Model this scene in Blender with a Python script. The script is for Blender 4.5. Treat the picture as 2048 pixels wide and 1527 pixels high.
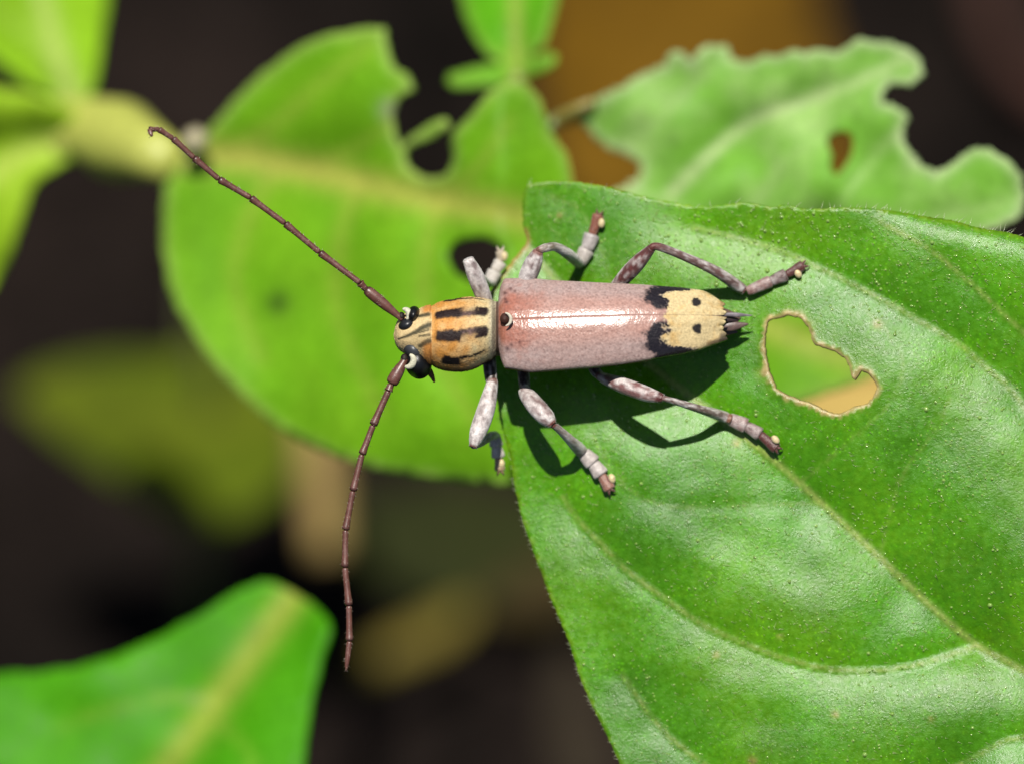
import bpy, math, random
import numpy as np
from mathutils import Vector, Matrix, noise
from mathutils.geometry import delaunay_2d_cdt

random.seed(7); rng = np.random.default_rng(7)
for o in list(bpy.data.objects): bpy.data.objects.remove(o)
scene = bpy.context.scene
col = scene.collection

# ------------------------------------------------------------------ scale, frame
U = 0.001            # one modelling unit is a millimetre
D = 300.0            # camera to leaf plane, mm
PPM = 47.0           # photograph pixels per mm at the leaf plane
PITCH = math.radians(30)          # camera leans 30 degrees off straight down
H0 = 120.0           # height of the beetle's leaf above the soil, mm
ROT = Matrix.Rotation(PITCH, 4, 'X')
R3 = np.array(ROT.to_3x3())
ORG = np.array([0, 0, H0])

# ------------------------------------------------------------------ camera
cam = bpy.data.cameras.new('camera'); camo = bpy.data.objects.new('camera', cam); col.objects.link(camo)
camo.matrix_world = Matrix.Translation(Vector((ORG + R3 @ np.array([0, 0, D])) * U)) @ ROT
cam.sensor_width = 36; cam.lens = 36 * D / (2048 / PPM)
cam.clip_start = 0.01; cam.clip_end = 50
cam.dof.use_dof = True; cam.dof.focus_distance = (D - 3.0) * U
cam.dof.aperture_fstop = cam.lens / 10.5
scene.camera = camo

# ------------------------------------------------------------------ light
SUN_TILT = math.radians(33)       # towards the top of the picture, from the view axis
sd = R3 @ np.array([-0.07, math.sin(SUN_TILT), math.cos(SUN_TILT)]); sd /= np.linalg.norm(sd)
w = bpy.data.worlds.new('World'); scene.world = w; w.use_nodes = True
nt = w.node_tree; bg = nt.nodes['Background']
sky = nt.nodes.new('ShaderNodeTexSky'); sky.sky_type = 'NISHITA'; sky.sun_disc = False
sky.sun_elevation = math.asin(sd[2]); sky.sun_rotation = math.atan2(sd[0], sd[1])
nt.links.new(sky.outputs[0], bg.inputs[0]); bg.inputs[1].default_value = 0.05
sl = bpy.data.lights.new('sun', 'SUN'); sl.energy = 5.0; sl.angle = math.radians(0.6); sl.color = (1, .96, .88)
so = bpy.data.objects.new('sun', sl); col.objects.link(so)
so.rotation_euler = Vector(sd).to_track_quat('Z', 'Y').to_euler(); so.location = Vector(sd) * 2
scene.view_settings.view_transform = 'Standard'; scene.view_settings.look = 'None'
scene.view_settings.exposure = 0.6; scene.view_settings.gamma = 1
scene.render.engine = 'CYCLES'

# ------------------------------------------------------------------ helpers
def lin(r, g, b):
    f = lambda c: (c / 12.92 if c <= .04045 else ((c + .055) / 1.055) ** 2.4)
    return np.array([f(r / 255), f(g / 255), f(b / 255)])
KA = 1 / 2.12
def S(r, g, b): return lin(r, g, b) * KA          # photograph colour in full sun -> albedo

def P(px, py, z):                                  # pixel + depth (mm towards camera) -> frame mm
    s = (D - z) / D / PPM
    return np.array([(px - 1024) * s, (763.5 - py) * s, z])
def PN(px, py, z):
    s = (D - z) / D / PPM
    return np.stack([(px - 1024) * s, (763.5 - py) * s, z], -1)
def zground(px, py, h=0.0):                        # frame z where the pixel's ray meets the plane h mm above the soil
    cy = (763.5 - py) / PPM
    sn, cs = math.sin(PITCH), math.cos(PITCH)
    return -(H0 - h + sn * cy) / (cs - sn * cy / D)
def to_world(p): return (ORG + R3 @ np.asarray(p, float))
def to_frame(p): return R3.T @ (np.asarray(p, float) - ORG)

def vnoise(p, s, seed=0.0):                        # smooth noise for arrays of points, -1..1
    p = np.asarray(p, float)
    return np.array([noise.noise(Vector((q[0] * s + seed, q[1] * s - seed, q[2] * s + 2 * seed))) for q in p])

def sm(a, b, x): t = np.clip((x - a) / (b - a), 0, 1); return t * t * (3 - 2 * t)
def mix(a, b, t): return np.asarray(a) * (1 - t)[:, None] + np.asarray(b) * t[:, None]

def thing(name, base, label, cat, group=None, rot=True):
    o = bpy.data.objects.new(name, None); col.objects.link(o); o.empty_display_size = .002
    o.matrix_world = Matrix.Translation(Vector(to_world(base)) * U) @ (ROT if rot else Matrix.Identity(4))
    o['label'] = label; o['category'] = cat
    if group: o['group'] = group
    o['_b'] = [float(v) for v in base]
    return o
def mesh(name, verts, faces, mat, parent=None, cols=None, base=None, smooth=True):
    """verts in frame mm; the object sits at base (parent's base when it is a part)"""
    if base is None: base = np.array(parent['_b']) if parent is not None else np.zeros(3)
    me = bpy.data.meshes.new(name)
    me.from_pydata(((np.asarray(verts) - base) * U).tolist(), [], [tuple(int(i) for i in f) for f in faces])
    if smooth: me.polygons.foreach_set('use_smooth', [True] * len(me.polygons))
    if cols is not None:
        a = me.attributes.new('Col', 'FLOAT_COLOR', 'POINT')
        c = np.ones((len(verts), 4)); c[:, :3] = cols
        a.data.foreach_set('color', c.ravel())
    me.materials.append(mat)
    o = bpy.data.objects.new(name, me); col.objects.link(o)
    o['_b'] = [float(v) for v in base]
    if parent is not None:
        o.parent = parent
        o.location = Vector((np.asarray(base) - np.array(parent['_b'])) * U)
    else:
        o.matrix_world = Matrix.Translation(Vector(to_world(base)) * U) @ ROT
    return o
def node_empty(name, parent):
    o = bpy.data.objects.new(name, None); col.objects.link(o); o.empty_display_size = .001
    o.parent = parent; o['_b'] = parent['_b'][:]
    return o
def tag(o, label, cat, group=None):
    o['label'] = label; o['category'] = cat
    if group: o['group'] = group

# ------------------------------------------------------------------ materials
def nodes(name):
    m = bpy.data.materials.new(name); m.use_nodes = True
    n = m.node_tree; b = n.nodes['Principled BSDF']; return m, n, b
def mmcoord(n, scale=1.0, stretch=None):
    tc = n.nodes.new('ShaderNodeTexCoord'); vm = n.nodes.new('ShaderNodeVectorMath'); vm.operation = 'MULTIPLY'
    s = 1 / U * scale
    vm.inputs[1].default_value = (s, s, s) if stretch is None else tuple(s * k for k in stretch)
    n.links.new(tc.outputs['Object'], vm.inputs[0]); return vm.outputs[0]
def tex(n, co, scale, detail=3, rough=.55, kind='noise'):
    if kind == 'noise':
        t = n.nodes.new('ShaderNodeTexNoise'); t.inputs['Scale'].default_value = scale
        t.inputs['Detail'].default_value = detail; t.inputs['Roughness'].default_value = rough
        n.links.new(co, t.inputs['Vector']); return t.outputs['Fac']
    t = n.nodes.new('ShaderNodeTexVoronoi'); t.inputs['Scale'].default_value = scale
    t.feature = 'F1' if kind == 'cell' else 'DISTANCE_TO_EDGE'
    n.links.new(co, t.inputs['Vector']); return t.outputs['Distance']
def rmap(n, v, a, b, c, d):
    r = n.nodes.new('ShaderNodeMapRange'); n.links.new(v, r.inputs[0])
    for i, x in enumerate((a, b, c, d)): r.inputs[i + 1].default_value = x
    return r.outputs[0]
def mul(n, c, f):
    m = n.nodes.new('ShaderNodeVectorMath'); m.operation = 'SCALE'
    n.links.new(c, m.inputs[0]); n.links.new(f, m.inputs['Scale']); return m.outputs[0]
def math2(n, op, a, b):
    m = n.nodes.new('ShaderNodeMath'); m.operation = op
    for i, x in enumerate((a, b)):
        if isinstance(x, (int, float)): m.inputs[i].default_value = x
        else: n.links.new(x, m.inputs[i])
    return m.outputs[0]
def bump(n, b, h, strength, dist, prev=None):
    k = n.nodes.new('ShaderNodeBump'); k.inputs['Strength'].default_value = strength
    k.inputs['Distance'].default_value = dist * U; n.links.new(h, k.inputs['Height'])
    if prev is not None: n.links.new(prev, k.inputs['Normal'])
    n.links.new(k.outputs[0], b.inputs['Normal']); return k.outputs[0]
def attr(n):
    a = n.nodes.new('ShaderNodeAttribute'); a.attribute_name = 'Col'; return a.outputs['Color']

def leaf_mat(name, rough=.42, spec=.5, bs=.5, grain=9.0, trans=.25, var=(.8, 1.2), sheen=0.0, dots=0):
    m, n, b = nodes(name); co = mmcoord(n)
    big = tex(n, co, .25, 4); fine = tex(n, co, grain * .45, 3)
    c = mul(n, attr(n), rmap(n, big, .3, .7, var[0], var[1]))
    c = mul(n, c, rmap(n, fine, .3, .7, .84 / (1 - trans), 1.16 / (1 - trans)))
    if dots:
        cell = tex(n, co, dots, kind='cell'); patch = tex(n, co, .6, 3)
        c = mul(n, c, math2(n, 'ADD', 1.0, math2(n, 'MULTIPLY', rmap(n, cell, .12, .30, .75, 0), rmap(n, patch, .42, .62, .1, 1.0))))
    n.links.new(c, b.inputs['Base Color'])
    b.inputs['Specular IOR Level'].default_value = spec
    n.links.new(rmap(n, fine, .3, .7, rough - .08, rough + .12), b.inputs['Roughness'])
    n1 = bump(n, b, tex(n, co, .8, 3), bs * .25, .25)
    n2 = bump(n, b, tex(n, co, grain, 4, .7), bs, .06, n1)
    if sheen: b.inputs['Sheen Weight'].default_value = sheen; b.inputs['Sheen Roughness'].default_value = .4
    tr = n.nodes.new('ShaderNodeBsdfTranslucent'); n.links.new(c, tr.inputs['Color'])
    mx = n.nodes.new('ShaderNodeMixShader'); mx.inputs[0].default_value = trans
    out = n.nodes['Material Output']
    n.links.new(b.outputs[0], mx.inputs[1]); n.links.new(tr.outputs[0], mx.inputs[2]); n.links.new(mx.outputs[0], out.inputs[0])
    return m
def attr_mat(name, rough=.5, spec=.5, bscale=8, bs=.3, bd=.03, var=(.8, 1.2), kind='noise', coat=0.0, sheen=0.0, vscale=3, stretch=None, low=None):
    m, n, b = nodes(name); co = mmcoord(n, 1, stretch)
    v = tex(n, co, vscale, 4)
    c = mul(n, attr(n), rmap(n, v, .3, .7, var[0], var[1])); n.links.new(c, b.inputs['Base Color'])
    b.inputs['Roughness'].default_value = rough; b.inputs['Specular IOR Level'].default_value = spec
    pv = None
    if low: pv = bump(n, b, tex(n, co, low[0], 4), low[1], low[2])
    if bs: bump(n, b, tex(n, co, bscale, 3, kind=kind), bs, bd, pv)
    if coat: b.inputs['Coat Weight'].default_value = coat; b.inputs['Coat Roughness'].default_value = .2
    if sheen: b.inputs['Sheen Weight'].default_value = sheen; b.inputs['Sheen Roughness'].default_value = .5
    return m

M_leaf = leaf_mat('leaf_fresh', rough=.28, spec=.42, bs=.42, grain=8.5, var=(.72, 1.18), dots=5.0)
M_leaf_bg = leaf_mat('leaf_behind', rough=.5, spec=.12, bs=.2, grain=5.0, var=(.9, 1.1))
M_dead = leaf_mat('leaf_dead', rough=.8, spec=.08, bs=.4, grain=3.0, trans=.15, var=(.65, 1.25))
M_stem = attr_mat('stem', rough=.5, bscale=3, bs=.3, bd=.1)
M_hair = attr_mat('plant_hair', rough=.25, spec=.8, bs=0)
M_pap = attr_mat('leaf_papilla', rough=.13, spec=.8, bs=0)

# ------------------------------------------------------------------ 2-D tools (pixel plane)
def inside(poly, pts):
    x, y = pts[:, 0], pts[:, 1]; r = np.zeros(len(pts), bool); n = len(poly); j = n - 1
    for i in range(n):
        xi, yi = poly[i]; xj, yj = poly[j]
        c = ((yi > y) != (yj > y)); den = (yj - yi) if yj != yi else 1e-9
        r ^= c & (x < (xj - xi) * (y - yi) / den + xi); j = i
    return r
def dist_poly(pts, line, closed=False):
    """distance to a polyline, and the arc fraction of the nearest point"""
    L = np.asarray(line, float)
    if closed: L = np.vstack([L, L[:1]])
    d = np.full(len(pts), 1e9); tt = np.zeros(len(pts)); seg = np.linalg.norm(np.diff(L, axis=0), axis=1); tot = seg.sum(); acc = 0
    for a, b, s in zip(L[:-1], L[1:], seg):
        if s < 1e-6: continue
        v = (b - a) / s; q = pts - a; t = np.clip(q @ v, 0, s)
        e = np.linalg.norm(q - t[:, None] * v, axis=1); k = e < d
        d[k] = e[k]; tt[k] = (acc + t[k]) / tot; acc += s
    return d, tt
def smooth_line(pts, step, closed=False):
    """Catmull-Rom through the points, resampled"""
    p = np.asarray(pts, float); n = len(p); out = []
    rngi = range(n if closed else n - 1)
    for i in rngi:
        if closed: a, b, c, d = p[(i - 1) % n], p[i], p[(i + 1) % n], p[(i + 2) % n]
        else: a, b, c, d = p[max(i - 1, 0)], p[i], p[i + 1], p[min(i + 2, n - 1)]
        k = max(1, int(np.linalg.norm((c - b)[:2]) / step))
        for t in np.arange(k) / k:
            out.append(.5 * ((2 * b) + (-a + c) * t + (2 * a - 5 * b + 4 * c - d) * t * t + (-a + 3 * b - 3 * c + d) * t ** 3))
    if not closed: out.append(p[-1])
    return np.array(out)

def triangulate(outline, holes, pts, clear):
    """constrained triangulation of outline minus holes, with interior points"""
    loops = [outline] + holes
    k = inside(outline, pts)
    for h in holes: k &= ~inside(h, pts)
    pts = pts[k]
    for l in loops:
        d, _ = dist_poly(pts, l, True); pts = pts[d > clear]
    V = []; E = []
    for l in loops:
        s = len(V); V += [tuple(q) for q in l]; E += [(s + i, s + (i + 1) % len(l)) for i in range(len(l))]
    V += [tuple(q) for q in pts]
    vo, eo, fo, *_ = delaunay_2d_cdt([Vector(v) for v in V], E, [], 0, 1e-4)
    vo = np.array([(v[0], v[1]) for v in vo]); fo = np.array([f for f in fo if len(f) == 3])
    cen = vo[fo].mean(1); k = inside(outline, cen)
    for h in holes: k &= ~inside(h, cen)
    fo = fo[k]
    a, b, c = vo[fo[:, 0]], vo[fo[:, 1]], vo[fo[:, 2]]
    cr = (b[:, 0] - a[:, 0]) * (c[:, 1] - a[:, 1]) - (b[:, 1] - a[:, 1]) * (c[:, 0] - a[:, 0])
    fo[cr > 0] = fo[cr > 0][:, ::-1]            # pixel y runs down: face the camera
    used = np.unique(fo); remap = -np.ones(len(vo), int); remap[used] = np.arange(len(used))
    return vo[used], remap[fo]
def hexgrid(x0, y0, x1, y1, s, jit=.25):
    ys = np.arange(y0, y1, s * .866); out = []
    for i, y in enumerate(ys):
        xs = np.arange(x0 + (i % 2) * s / 2, x1, s); out.append(np.stack([xs, np.full(len(xs), y)], 1))
    g = np.vstack(out); return g + rng.uniform(-jit, jit, g.shape) * s

class Leaf:
    """a blade over the pixel plane: outline, veins, depth function -> real sheet with thickness"""
    def __init__(s, outline, zf, veins, holes=(), step=25, rag=0.0):
        s.outline = smooth_line(outline, step * .6, True)
        if rag: s.outline = s.outline + rng.normal(0, rag, s.outline.shape)
        s.holes = [smooth_line(h, min(step * .5, 8), True) for h in holes]; s.holes = [h + rng.normal(0, .9, h.shape) for h in s.holes]
        s.zf, s.step = zf, step
        s.veins = [(smooth_line(l, 20), w, dep, wid) for l, w, dep, wid in veins]
    def z(s, pts):
        pts = np.asarray(pts, float); z = s.zf(pts)
        for l, w, dep, wid in s.veins:
            d, t = dist_poly(pts, l)
            z = z - dep * np.exp(-d / w) * (1 - .45 * t) + np.minimum(dep * .22, .13) * np.exp(-(d / wid) ** 2) * (1 - .5 * t)
        return z
    def build(s, name, parent, mat, colf, thick=.22, region=None, extra=None):
        lo, hi = s.outline.min(0), s.outline.max(0)
        if region is None: pts = hexgrid(*lo, *hi, s.step)
        else:
            fine = hexgrid(max(lo[0], region[0]), max(lo[1], region[1]), min(hi[0], region[2]), min(hi[1], region[3]), s.step)
            co = hexgrid(*lo, *hi, 34); k = (co[:, 0] < region[0] - 17) | (co[:, 0] > region[2] + 17) | (co[:, 1] < region[1] - 17) | (co[:, 1] > region[3] + 17)
            pts = np.vstack([fine, co[k]])
        v, f = triangulate(s.outline, s.holes, pts, s.step * .35)
        z = s.z(v)
        if extra is not None: z = z + extra(v)
        P3 = PN(v[:, 0], v[:, 1], z)
        o = mesh(name, P3, f, mat, parent, colf(v, s, P3))
        md = o.modifiers.new('thickness', 'SOLIDIFY'); md.thickness = thick * U; md.offset = -1
        return o

def tube(path, radii, n=12, cap=True, flat=None, up=None):
    """tube along 3-D path; flat squashes it along 'up' """
    p = np.asarray(path, float); r = np.broadcast_to(np.asarray(radii, float), (len(p),))
    t = np.gradient(p, axis=0); t /= np.linalg.norm(t, axis=1)[:, None] + 1e-12
    u0 = np.array([0, 0, 1.0]) if up is None else np.asarray(up, float)
    V = []; F = []; ang = []
    prev = None
    for i in range(len(p)):
        u = u0 - t[i] * (u0 @ t[i])
        if np.linalg.norm(u) < .15: u = prev if prev is not None else np.cross(t[i], [1, .3, 0])
        u = u - t[i] * (u @ t[i]); u /= np.linalg.norm(u); prev = u; s = np.cross(t[i], u)
        for k in range(n):
            a = 2 * math.pi * k / n
            V.append(p[i] + r[i] * (math.cos(a) * u * (flat or 1) + math.sin(a) * s)); ang.append(a)
    for i in range(len(p) - 1):
        for k in range(n):
            a, b = i * n + k, i * n + (k + 1) % n; F.append((a, a + n, b + n, b))
    if cap:
        V.append(p[0]); V.append(p[-1]); c0, c1 = len(V) - 2, len(V) - 1; m = (len(p) - 1) * n
        for k in range(n):
            F.append((c0, k, (k + 1) % n)); F.append((c1, m + (k + 1) % n, m + k))
    return np.array(V), F[:]
def fixn(V, F):          # outward faces for a tube: flip if the signed volume is negative
    V = np.asarray(V); vol = 0
    for f in F:
        a = V[f[0]]
        for i in range(1, len(f) - 1): vol += a @ np.cross(V[f[i]], V[f[i + 1]])
    return F if vol > 0 else [tuple(reversed(f)) for f in F]
def join(parts):
    V = []; F = []; C = []; off = 0
    for v, f, c in parts:
        V.append(v); F += [tuple(i + off for i in q) for q in f]; C.append(np.broadcast_to(c, (len(v), 3))); off += len(v)
    return np.vstack(V), F, np.vstack(C)
def hair(p, d, L, r, c, n=3):
    d = np.asarray(d, float) / np.linalg.norm(d); a = np.cross(d, [.3, .5, .81]); a /= np.linalg.norm(a); b = np.cross(d, a)
    V = [p + r * (math.cos(2 * math.pi * k / n) * a + math.sin(2 * math.pi * k / n) * b) for k in range(n)] + [p + d * L]
    return np.array(V), [(k, (k + 1) % n, n) for k in range(n)], c

# ------------------------------------------------------------------ soil
def soil_mat():
    m, n, b = nodes('soil'); co = mmcoord(n)
    a = tex(n, co, .03, 6, .6); f = tex(n, co, .25, 6, .65)
    r = n.nodes.new('ShaderNodeValToRGB'); n.links.new(a, r.inputs[0])
    r.color_ramp.elements[0].position = .35; r.color_ramp.elements[0].color = (.0028, .0024, .002, 1)
    r.color_ramp.elements[1].position = .68; r.color_ramp.elements[1].color = (.017, .0115, .0095, 1)  # nearly black: the ground's deep shade is put into the soil colour
    n.links.new(mul(n, r.outputs[0], rmap(n, f, .3, .7, .5, 1.5)), b.inputs['Base Color'])
    b.inputs['Roughness'].default_value = .95; b.inputs['Specular IOR Level'].default_value = .04
    bump(n, b, f, .8, 4); return m
g = np.concatenate([[-3000, -1500, -700, -400], np.linspace(-250, 250, 120), [400, 700, 1500, 3000]])
gx, gy = np.meshgrid(g, g + 60); gp = np.stack([gx.ravel(), gy.ravel(), np.zeros(gx.size)], 1)
gz = vnoise(gp, .03, 3) * 2.2 + vnoise(gp, .11, 9) * 1.0
gz = np.minimum(gz, 1.5) - 1.5
N = len(g); gf = [(j * N + i, j * N + i + 1, (j + 1) * N + i + 1, (j + 1) * N + i) for j in range(N - 1) for i in range(N - 1)]
me = bpy.data.meshes.new('ground'); gp[:, 2] = gz
me.from_pydata((gp * U).tolist(), [], gf); me.polygons.foreach_set('use_smooth', [True] * len(gf)); me.materials.append(soil_mat())
go = bpy.data.objects.new('ground', me); col.objects.link(go); go['kind'] = 'structure'

# ------------------------------------------------------------------ the beetle's leaf
def bl_base(p):
    x, y = p[:, 0], p[:, 1]
    z = .24 - .9 * ((y - 820) / 800) ** 2 - .35 * ((x - 1500) / 500) ** 2
    z += .155 * (np.minimum(x, 2150) - 1230) / PPM + .062 * (np.minimum(y, 1650) - 650) / PPM      # the blade slopes up towards its stalk
    z += .10 * np.clip(640 + (x - 1850) * .6 - y, 0, 420) / PPM * sm(1400, 1700, x)          # far margin lifts, its very edge rolls under
    z -= .5 * np.exp(-np.clip(y - np.interp(x, [1600, 1780, 1905, 2048, 2250], [418, 421, 441, 474, 545]), 0, None) / 22) * sm(1650, 1900, x)
    out = np.clip((x - 2048) / 900, 0, None) + np.clip((y - 1527) / 700, 0, None)
    z -= 5 * out ** 2
    p3 = np.stack([x, y, 0 * x], 1)
    z += .28 * vnoise(p3, 1 / 260., 4.2) + .10 * vnoise(p3, 1 / 90., 1.7) + .012 * vnoise(p3, 1 / 28., 8.1)
    return z
BL_out = [(1052, 374), (1090, 364), (1140, 363), (1200, 371), (1262, 386), (1330, 402), (1400, 413), (1440, 411), (1490, 406), (1540, 413), (1575, 411), (1620, 419), (1700, 415),
          (1780, 421), (1850, 433), (1905, 441), (1960, 456), (2048, 474), (2250, 545), (2480, 690), (2700, 930), (2850, 1250), (2915, 1580), (2890, 1850), (2800, 1990),
          (2600, 2090), (2200, 2200), (1750, 2130), (1480, 1960), (1330, 1740), (1240, 1527), (1200, 1442), (1166, 1370), (1140, 1290), (1096, 1182), (1070, 1110), (1046, 1040),
          (1030, 975), (1020, 912), (1003, 850), (988, 760), (980, 670), (978, 600), (985, 574), (1004, 548), (1026, 520), (1044, 498), (1053, 480), (1047, 455), (1045, 415)]
HOLEz = [(440, 410), (480, 370), (560, 355), (650, 335), (720, 345), (790, 380), (830, 420), (860, 500), (880, 570), (920, 615), (1000, 645), (1080, 670), (1160, 715), (1210, 770),
         (1240, 850), (1255, 930), (1290, 945), (1320, 900), (1350, 860), (1400, 870), (1450, 920), (1490, 990), (1500, 1040), (1470, 1100), (1440, 1150), (1380, 1190), (1290, 1210),
         (1200, 1250), (1120, 1280), (1050, 1265), (950, 1220), (880, 1190), (780, 1150), (690, 1115), (600, 1085), (540, 1050), (510, 990), (480, 920), (460, 850), (445, 780), (430, 700), (425, 600), (425, 500)]
HOLE = [(1440 + a * .2095, 560 + b * .2095) for a, b in HOLEz]
BL_mid = [(2885, 1850), (2500, 1600), (2250, 1455), (2048, 1340), (1950, 1286), (1850, 1200), (1700, 1058), (1560, 930), (1480, 868), (1400, 806), (1300, 730), (1150, 600), (1050, 490)]
BL_veins = [(BL_mid, 120, 1.3, 5),
            ([(2420, 1550), (2200, 1060), (2048, 812), (1972, 736), (1921, 690), (1839, 642), (1727, 580), (1578, 509), (1480, 478), (1380, 455)], 85, .8, 4),
            ([(2560, 1640), (2500, 1200), (2300, 880), (2048, 665), (1950, 575), (1860, 500), (1752, 440)], 45, .22, 3.5),
            ([(1952, 1290), (1895, 1310), (1819, 1331), (1716, 1341), (1614, 1328), (1512, 1295), (1409, 1249), (1333, 1198), (1256, 1141), (1205, 1090), (1153, 1034), (1128, 993)], 70, .62, 4),
            ([(2380, 1530), (2200, 1500), (2044, 1474), (1921, 1527), (1700, 1640), (1500, 1600), (1409, 1527), (1358, 1489), (1307, 1438), (1246, 1351)], 65, .5, 3.5),
            ([(1640, 1005), (1480, 1010), (1340, 1010), (1270, 985), (1225, 940), (1180, 860)], 30, .12, 3),
            ([(1760, 1115), (1800, 960), (1870, 860), (1900, 800)], 24, .08, 3),
            ([(1600, 965), (1700, 880), (1790, 790), (1800, 700), (1720, 610)], 24, .08, 3),
            ([(1300, 730), (1230, 640), (1215, 540), (1170, 430), (1100, 390)], 30, .14, 3)]
BL = Leaf(BL_out, bl_base, BL_veins, [HOLE], step=8, rag=.7)
def bl_col(v, s, p3):
    base = S(82, 154, 0)
    q = np.stack([v[:, 0], v[:, 1], 0 * v[:, 0]], 1)
    n1 = vnoise(q, 1 / 180., 2.2); n2 = vnoise(q, 1 / 40., 5.5); n3 = vnoise(q, 1 / 12., 6.5)
    c = np.tile(base, (len(v), 1)) * (1 + .14 * n1 + .10 * n2)[:, None]
    c = mix(c, S(134, 176, 6), np.clip(.3 * n1 + .2 * n3 + .1, 0, .5))
    for i, (l, w, dep, wid) in enumerate(s.veins):
        d, t = dist_poly(v, l)
        k = np.exp(-(d / (wid * (1.1 if i == 0 else .9))) ** 2) * (.8 if i == 0 else .6 if dep > .15 else .25)
        c = mix(c, S(166, 180, 92), k); c = mix(c, S(96, 116, 40), np.exp(-((d - wid * 1.5) / 1.6) ** 2) * (.5 if i == 0 else .25 if dep > .15 else 0))
    d, _ = dist_poly(v, s.outline, True)
    c = mix(c, S(150, 176, 50), .65 * np.exp(-(d / 6) ** 2) * np.clip(.55 + n3, 0, 1))
    ch = (v[:, 0] < 1062) & (v[:, 1] > 455) & (v[:, 1] < 640)
    c = mix(c, S(196, 160, 92), np.exp(-(d / 7) ** 2) * ch)
    d, _ = dist_poly(v, s.holes[0], True)
    wr = 5 + 4.5 * n2 + 3 * n3 + 12 * np.exp(-(((v[:, 0] - 1519) / 14) ** 2 + ((v[:, 1] - 752) / 22) ** 2)) + 4 * np.exp(-((v[:, 0] - 1588) / 25) ** 2) * (v[:, 1] < 650)
    c = mix(c, S(140, 172, 48), np.exp(-(d / (wr * 2)) ** 2) * .5)
    c = mix(c, S(206, 184, 122) * (1 + .15 * n3)[:, None], sm(wr * 1.25, wr * .75, d))
    # small bleached feeding scars
    for (x, y, r) in [(1755, 648, 9), (1433, 1308, 6), (1560, 1272, 5), (1670, 1427, 7), (1862, 1438, 5), (1505, 1520, 9), (1472, 886, 7), (1120, 430, 5)]:
        c = mix(c, S(190, 160, 96), .7 * np.exp(-(((v[:, 0] - x) / r) ** 2 + ((v[:, 1] - y) / r) ** 2)))
    return c
def bl_extra(v):
    d, _ = dist_poly(v, BL.holes[0], True)
    return .04 * np.exp(-(d / 7) ** 2)
bl_base_pt = to_frame([58, -70, 0])
plant3 = thing('broad_leaf_plant', to_frame([50, -75, 0]), 'broad glossy green leaf with a ragged bite hole, carrying the beetle', 'plant')
blo = BL.build('leaf', plant3, M_leaf, bl_col, .22, region=(950, 340, 2120, 1600), extra=bl_extra)
blo['label'] = 'fresh green leaf with bite hole and impressed veins'
# petiole and stem, beyond the frame
e = P(2885, 1850, float(BL.z(np.array([[2885, 1850]]))[0]) - .3)
gnd = np.array(plant3['_b'])
path = smooth_line([e, e + np.array([5, -5, -6]), e * .6 + gnd * .4 + np.array([4, 2, 0]), gnd], 3)
V, F = tube(path, np.linspace(.8, 1.6, len(path)), 10); mesh('stem', V, fixn(V, F), M_stem, plant3, np.tile(S(110, 140, 60), (len(V), 1)))
# raised midrib ridge is in the blade; papillae and hairs are fine relief on it
def on_leaf(pts): return PN(pts[:, 0], pts[:, 1], BL.z(pts))
def leafpts(n, dens=None):
    q = np.stack([rng.uniform(985, 2060, n), rng.uniform(360, 1540, n)], 1)
    k = inside(BL.outline, q) & ~inside(BL.holes[0], q); q = q[k]
    d, _ = dist_poly(q, BL.holes[0], True); q = q[d > 16]
    d, _ = dist_poly(q, BL.outline, True); q = q[d > 4]
    if dens is not None: q = q[rng.uniform(size=len(q)) < dens(q)]
    return q
def dens(q):
    up = sm(760, 420, q[:, 1]) ; n = vnoise(np.stack([q[:, 0], q[:, 1], 0 * q[:, 0]], 1), 1 / 110., 3.3)
    return np.clip(.25 + .5 * up + .5 * n, .03, 1)
q = leafpts(11000, dens); p3 = on_leaf(q); parts = []
for p in p3:
    r = .036 * math.exp(random.gauss(0, .4)); ring = 6
    V = [p + [r * math.cos(2 * math.pi * k / ring), r * math.sin(2 * math.pi * k / ring), -.01] for k in range(ring)]
    V += [p + [.6 * r * math.cos(2 * math.pi * k / ring), .6 * r * math.sin(2 * math.pi * k / ring), r * .75] for k in range(ring)] + [p + [0, 0, r]]
    F = [(k, (k + 1) % ring, ring + (k + 1) % ring, ring + k) for k in range(ring)] + [(ring + k, ring + (k + 1) % ring, 2 * ring) for k in range(ring)]
    parts.append((np.array(V), F, S(150, 190, 90)))
V, F, C = join(parts); o = mesh('papillae', V, F, M_pap, blo, C); o['kind'] = 'stuff'
parts = []
q = leafpts(2600)
for p in on_leaf(q):
    a = random.gauss(-.5, .6); parts.append(hair(p, [math.cos(a), math.sin(a), random.uniform(.15, .6)], random.uniform(.12, .34), .011, S(190, 205, 140)))
ol = smooth_line([pt for pt in BL_out[:20]], 6); ol2 = smooth_line(BL_out[28:42], 6)
for L, sg in ((ol, -1), (ol2, 1)):
    for i in range(len(L) - 1):
        if random.random() < (.5 if L is ol2 else .55 if L[i][0] > 1650 else .2):
            t = L[i + 1] - L[i]; t = t / np.linalg.norm(t); nn = np.array([t[1], t[0]])            # frame direction, y flipped
            p = P(L[i][0], L[i][1], float(BL.z(L[i:i + 1])[0])); dirn = np.array([t[1] * 1.0, t[0] * 1.0, 0])
            if not inside(BL.outline, (L[i] + np.array([dirn[0], -dirn[1]]) * 12)[None])[0]: dd = dirn
            else: dd = -dirn
            dd = dd + np.array([t[0], -t[1], 0]) * random.uniform(-.2, 1.2) + [0, 0, random.uniform(-.2, .7)]
            parts.append(hair(p, dd, random.uniform(.12, .5 if L is ol else .25), .014, S(225, 230, 190)))
d_, _ = None, None
V, F, C = join(parts); o = mesh('leaf_hairs', V, F, M_hair, blo, C); o['kind'] = 'stuff'

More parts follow.
